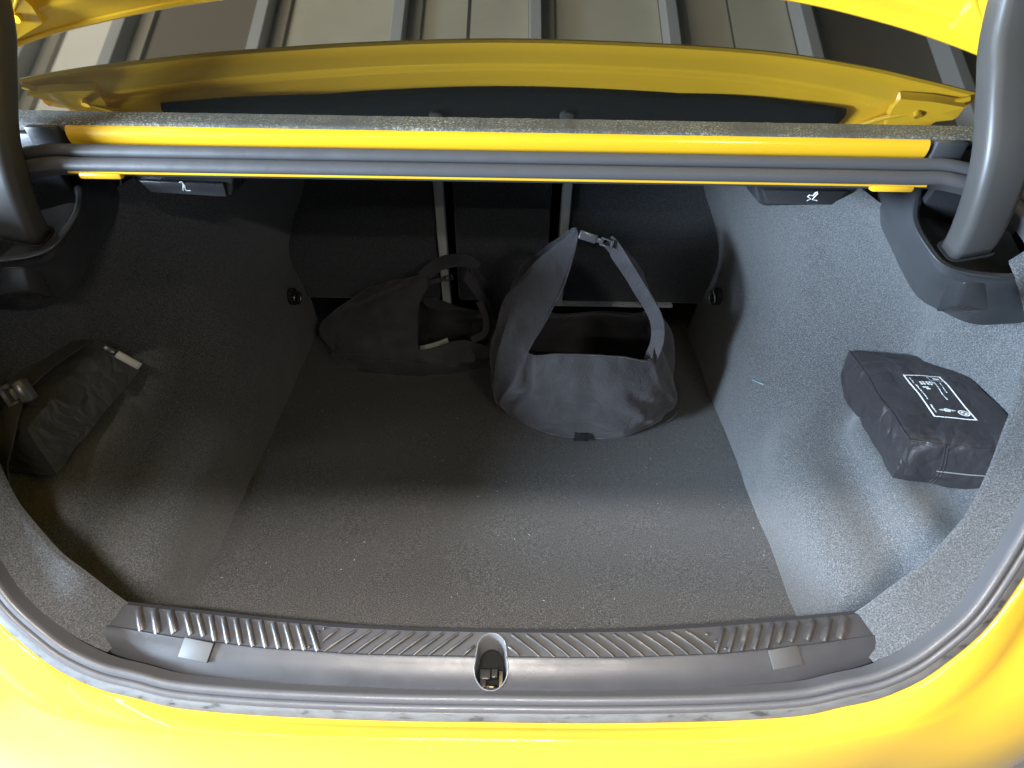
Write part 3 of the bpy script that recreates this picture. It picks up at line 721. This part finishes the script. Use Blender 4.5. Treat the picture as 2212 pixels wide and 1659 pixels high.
b_, O2 = sack('bag_body', rim, upp, mdl, bse, CLOTH2, None, wr=.010, seed=5, folds=((15.2, .1, 1.8, 1, 36, .014), (14.6, .25, 1.7, 0, 38, .012), (15.9, -.1, 1.6, 2, 36, .012), (2.6, .3, 2, 4, 34, .014), (3.6, -.3, 2.0, 2, 30, -.012))); L2(b_)
L2(buckle(PY(924, 612, 1.075), PY(978, 598, 1.075), s=.6))
L2(ribbon('strap', [PY(912, 600, 1.10), PY(950, 570, 1.12), PY(1000, 562, 1.13), PY(1030, 580, 1.12)], .03, .004, CLOTH2, (0, -1, 1)))
L2(ribbon('webbing', [PY(1036, 652, 1.05), PY(1050, 690, 1.04), PY(1046, 720, 1.03), PY(1020, 735, 1.03)], .016, .002, WEB, (-.4, -1, .4)))
L2(ribbon('pale_lining_tape', [PY(908, 753, 1.07), PY(940, 745, 1.075), PY(968, 735, 1.08)], .012, .002, STRIP, (0, -.6, 1)))

# --- pouches: eight corners, puffed and creased
def pouch(root, name, T, B, mat, n=26, puff=.010, wr=.004, seed=0, th=.9):
    """T and B: four top and four bottom corners, going round"""
    T = [Vector(q) for q in T]; B = [Vector(q) for q in B]; off = Vector((seed, seed*2, seed*3))
    def tri(a, b, c):
        t = T[0].lerp(T[1], a).lerp(T[3].lerp(T[2], a), b); s = B[0].lerp(B[1], a).lerp(B[3].lerp(B[2], a), b); return s.lerp(t, c)
    cen = tri(.5, .5, .5)
    def dsp(p, a, b, c):
        nrm = (T[1]-T[0]).cross(T[3]-T[0]).normalized()
        if nrm.z < 0: nrm = -nrm
        k = puff*max(0, sin(pi*a)*sin(pi*b))**.6*(1 if c > .5 else -.3)*abs(2*c-1)
        s = (p-cen); s.z *= .3; s = s.normalized()
        fold = (1-2*abs(noise.noise(p*13+off)))
        return p+nrm*k+s*(puff*.6*sin(pi*c))*(1 if c not in (0, 1) else 0)+nrm*wr*(noise.noise(p*22+off)+.8*fold*.5)*(.6)+s*wr*noise.noise(p*30+off)
    bm = bmesh.new(); cache = {}
    def vt(a, b, c):
        key = (round(a, 4), round(b, 4), round(c, 4))
        if key not in cache: cache[key] = bm.verts.new(dsp(tri(*key), *key))
        return cache[key]
    m = max(6, n//3)
    for i in range(n):
        for j in range(n):
            for c in (0, 1):
                bm.faces.new([vt(i/n, j/n, c), vt((i+1)/n, j/n, c), vt((i+1)/n, (j+1)/n, c), vt(i/n, (j+1)/n, c)])
        for k in range(m):
            c0, c1 = k/m, (k+1)/m
            for b in (0, 1): bm.faces.new([vt(i/n, b, c0), vt((i+1)/n, b, c0), vt((i+1)/n, b, c1), vt(i/n, b, c1)])
            for a in (0, 1): bm.faces.new([vt(a, i/n, c0), vt(a, (i+1)/n, c0), vt(a, (i+1)/n, c1), vt(a, i/n, c1)])
    o = from_bm(name, bm, mat, None, True, 50)
    o.parent = root; o.matrix_parent_inverse = Matrix.Translation(-Vector(root.location))
    return o, (lambda a, b, c, h=0: dsp(tri(a, b, c), a, b, c)+((T[1]-T[0]).cross(T[3]-T[0]).normalized()*(1 if (T[1]-T[0]).cross(T[3]-T[0]).z > 0 else -1))*h)
# right pouch: 0 back-left, 1 front-left, 2 front-right, 3 back-right
zt = .262
T = [PZ(1836, 759, zt+.004), PZ(1965, 952, zt), PZ(2258, 985, zt+.045), PZ(2060, 775, zt+.050)]
Bq = [PZ(1812, 838, .196), PZ(1928, 1034, .196), PZ(2200, 1075, .215), PZ(2050, 850, .215)]
P3 = empty('pouch', tuple(sum(Bq, Vector())/4)); tag(P3, 'glossy black nylon pouch with white printed label, in the right side recess', 'pouch')
pb, S3 = pouch(P3, 'pouch_body', T, Bq, NYLON, 30, .008, .004, 3)
def L3(o, r=P3): o.parent = r; o.matrix_parent_inverse = Matrix.Translation(-Vector(r.location)); return o
def edge_line(S, pts, r, mat, root, name, h=.0005):
    P = [S(*p, h) for p in pts]; return L3(tube(name, P, r, mat, None, sides=5), root)
for nm_, ps in (('seam', [(k/24, 0, 1) for k in range(25)]), ('seam', [(1, k/24, 1) for k in range(25)])):
    edge_line(S3, ps, .0013, NYLON, P3, nm_, .0004)
def frontline(c, b0, b1, n=20): return [(1, b0+(b1-b0)*k/n, c) for k in range(n+1)]
edge_line(S3, frontline(.40, .30, .98), .0013, Mt('zip', (.22, .22, .21), .45).m, P3, 'zip', 0)
edge_line(S3, [(1, .30+.02*sin(k/3), k/12) for k in range(13)], .0011, NYLON, P3, 'seam', 0)
edge_line(S3, [(1, .325+.02*sin(k/3), k/12) for k in range(13)], .0011, NYLON, P3, 'seam', 0)
# printed label (flat print, laid on the puffed top)
vs, fs = [], []
def lab(s, t): return S3(.285+.46*s, .345+.34*t, 1, .0009)     # s along the long side, t across to the right
def quad(s0, t0, s1, t1, w=None):
    n = 4 if max(abs(s1-s0), abs(t1-t0)) > .15 else 1
    if abs(s1-s0) >= abs(t1-t0): ps = [(s0+(s1-s0)*k/n, t0) for k in range(n+1)]; qs = [(a, t1) for a, _ in ps]
    else: ps = [(s0, t0+(t1-t0)*k/n) for k in range(n+1)]; qs = [(s1, b) for _, b in ps]
    i0 = len(vs); vs.extend([lab(*p) for p in ps]+[lab(*q) for q in qs])
    for k in range(n): fs.append((i0+k, i0+k+1, i0+n+2+k, i0+n+1+k))
def frame(s0, t0, s1, t1, w, wt):
    quad(s0, t0, s1, t0+wt); quad(s0, t1-wt, s1, t1); quad(s0, t0+wt, s0+w, t1-wt); quad(s1-w, t0+wt, s1, t1-wt)
frame(0, 0, 1, 1, .016, .045)
frame(.03, .62, .16, .97, .006, .012)
rs = random.Random(3)
quad(.07, .74, .12, .80); quad(.085, .80, .125, .88)
def textrow(s0, s1, t, h):
    s = s0
    while s < s1:
        l = rs.uniform(.008, .02); quad(s, t, min(s+l, s1), t+h*rs.uniform(.6, 1)); s += l+rs.choice((.004, .004, .012))
textrow(.07, .24, .12, .035); textrow(.28, .62, .14, .04); textrow(.20, .60, .66, .035); textrow(.20, .42, .80, .03)
for a in (.20, .25): 
    for b in (.30, .37, .46, .53): quad(a, b, a+.035, b+.05)
textrow(.20, .24, .60, .05); quad(.33, .28, .35, .42); quad(.36, .34, .38, .44)
textrow(.74, .90, .12, .05)
def ring2(s, t, rs_, rt_, w, n=20):
    i0 = len(vs)
    for k in range(n):
        a = 2*pi*k/n; vs.append(lab(s+rs_*cos(a), t+rt_*sin(a))); vs.append(lab(s+rs_*(1-w)*cos(a), t+rt_*(1-w)*sin(a)))
    for k in range(n): q = (k+1) % n; fs.append((i0+2*k, i0+2*q, i0+2*q+1, i0+2*k+1))
def wedge(s, t, rs_, rt_, a0, a1):
    i0 = len(vs); vs.append(lab(s, t)); n = 5
    for k in range(n+1): a = radians(a0+(a1-a0)*k/n); vs.append(lab(s+rs_*cos(a), t+rt_*sin(a)))
    for k in range(n): fs.append((i0, i0+1+k, i0+2+k))
ring2(.875, .80, .055, .13, .22); wedge(.875, .80, .028, .065, 0, 90); wedge(.875, .80, .028, .065, 180, 270); ring2(.875, .80, .032, .075, .12)
ring2(.84, .45, .035, .085, .3); quad(.84-.010, .40, .84+.010, .50)
for e in (-1, 1):
    for q in range(3): quad(.84-.012+.012*q-.004, .45+e*.09, .84-.012+.012*q+.001, .45+e*(.20-.035*abs(q-1)))
L3(mesh('printed_label', vs, fs, PRINT, None, False))

# left pouch
zt = .300; zb = .215
T = [PZ(218, 734, zt), PZ(58, 928, zt-.006), PZ(-190, 925, zt), PZ(-60, 728, zt)]
Bq = [PZ(302, 800, zb+.02), PZ(122, 1022, zb), PZ(-120, 1026, zb), PZ(-30, 815, zb+.02)]
P4 = empty('pouch', tuple(sum(Bq, Vector())/4)); tag(P4, 'worn black fabric pouch with pale zip tag, in the left side recess', 'pouch')
pb, S4 = pouch(P4, 'pouch_body', T, Bq, NYLON2, 28, .007, .0045, 7)
L4 = lambda o: L3(o, P4)
L4(tube('zip', [S4(k/24, .02, .80, .001) for k in range(25)], .0016, WEB, None, sides=6))
ta, tb = PZ(252, 764, .291), PZ(303, 792, .265)
d = (tb-ta).normalized(); R_ = Matrix((d, d.cross(Vector((.3, -.6, .7))).normalized(), d.cross(d.cross(Vector((.3, -.6, .7)))).normalized()*-1)).transposed()
tg = box('zip_pull', (ta+tb)/2, ((tb-ta).length, .013, .0028), TAGM, None, R_, .0013, 2); L4(tg)
L4(box('zip_slider', ta-d*.012, (.02, .012, .006), GLOSS, None, R_, .002))
L4(box('zip_pull_print', (ta+tb)/2+R_ @ Vector((0, 0, .0016)), ((tb-ta).length*.8, .007, .0006), STRIP, None, R_))
L4(ribbon('webbing', [PZ(176, 738, .318), PZ(130, 768, .322), PZ(80, 806, .323), PZ(42, 845, .322), PZ(22, 895, .318), PZ(8, 960, .300), PZ(2, 1020, .262), PZ(0, 1070, .235)], .026, .0025, WEB, (0, -.35, 1), 50))
L4(buckle(PZ(66, 838, .333), PZ(16, 856, .333), 'buckle', BUCK, 1.7))

# --- bits of lint
bm = bmesh.new(); rl = random.Random(8)
for k in range(110):
    c = Vector((rl.uniform(-.5, .5), rl.uniform(.36, 1.05), rl.uniform(.003, .0045))); a = rl.uniform(0, pi); L = rl.choice((.0005, .0006, .0008, .0016)); w = .00035
    d = Vector((cos(a), sin(a), 0))*L; q = Vector((-sin(a), cos(a), 0))*w; up = Vector((0, 0, .0006))
    vv = [bm.verts.new(p) for p in (c-d-q, c+d-q, c+d+q, c-d+q, c+up)]
    for f in ((0, 1, 4), (1, 2, 4), (2, 3, 4), (3, 0, 4)): bm.faces.new([vv[t] for t in f])
o = from_bm('lint', bm, Mt('lint_white', (.65, .64, .60), .8).m, None, False)
tag(o, 'tiny pale lint specks scattered over the boot floor carpet', 'lint', None, 'stuff')
o = tube('dry_grass_blade', cr([PY(1201, 330, .706), PY(1206, 312, .706), PY(1207, 292, .709), PY(1205, 286, .712)], 12), .0009, Mt('straw', (.75, .66, .35), .6).m, None, sides=5)
tag(o, 'single dry straw blade stuck across the yellow panel below the rear window', 'straw')
c0, c1 = PX(1617, 816, .535), PX(1652, 832, .537)
o = tube('loose_thread', cr([c0+Vector((-.004, 0, .002)), (c0+c1)/2+Vector((-.006, 0, .002)), c1+Vector((-.004, 0, .002))], 8), .0006, Mt('thread', (.35, .75, .80), .6).m, None, sides=5)
tag(o, 'short pale blue thread clinging to the right side carpet', 'thread')
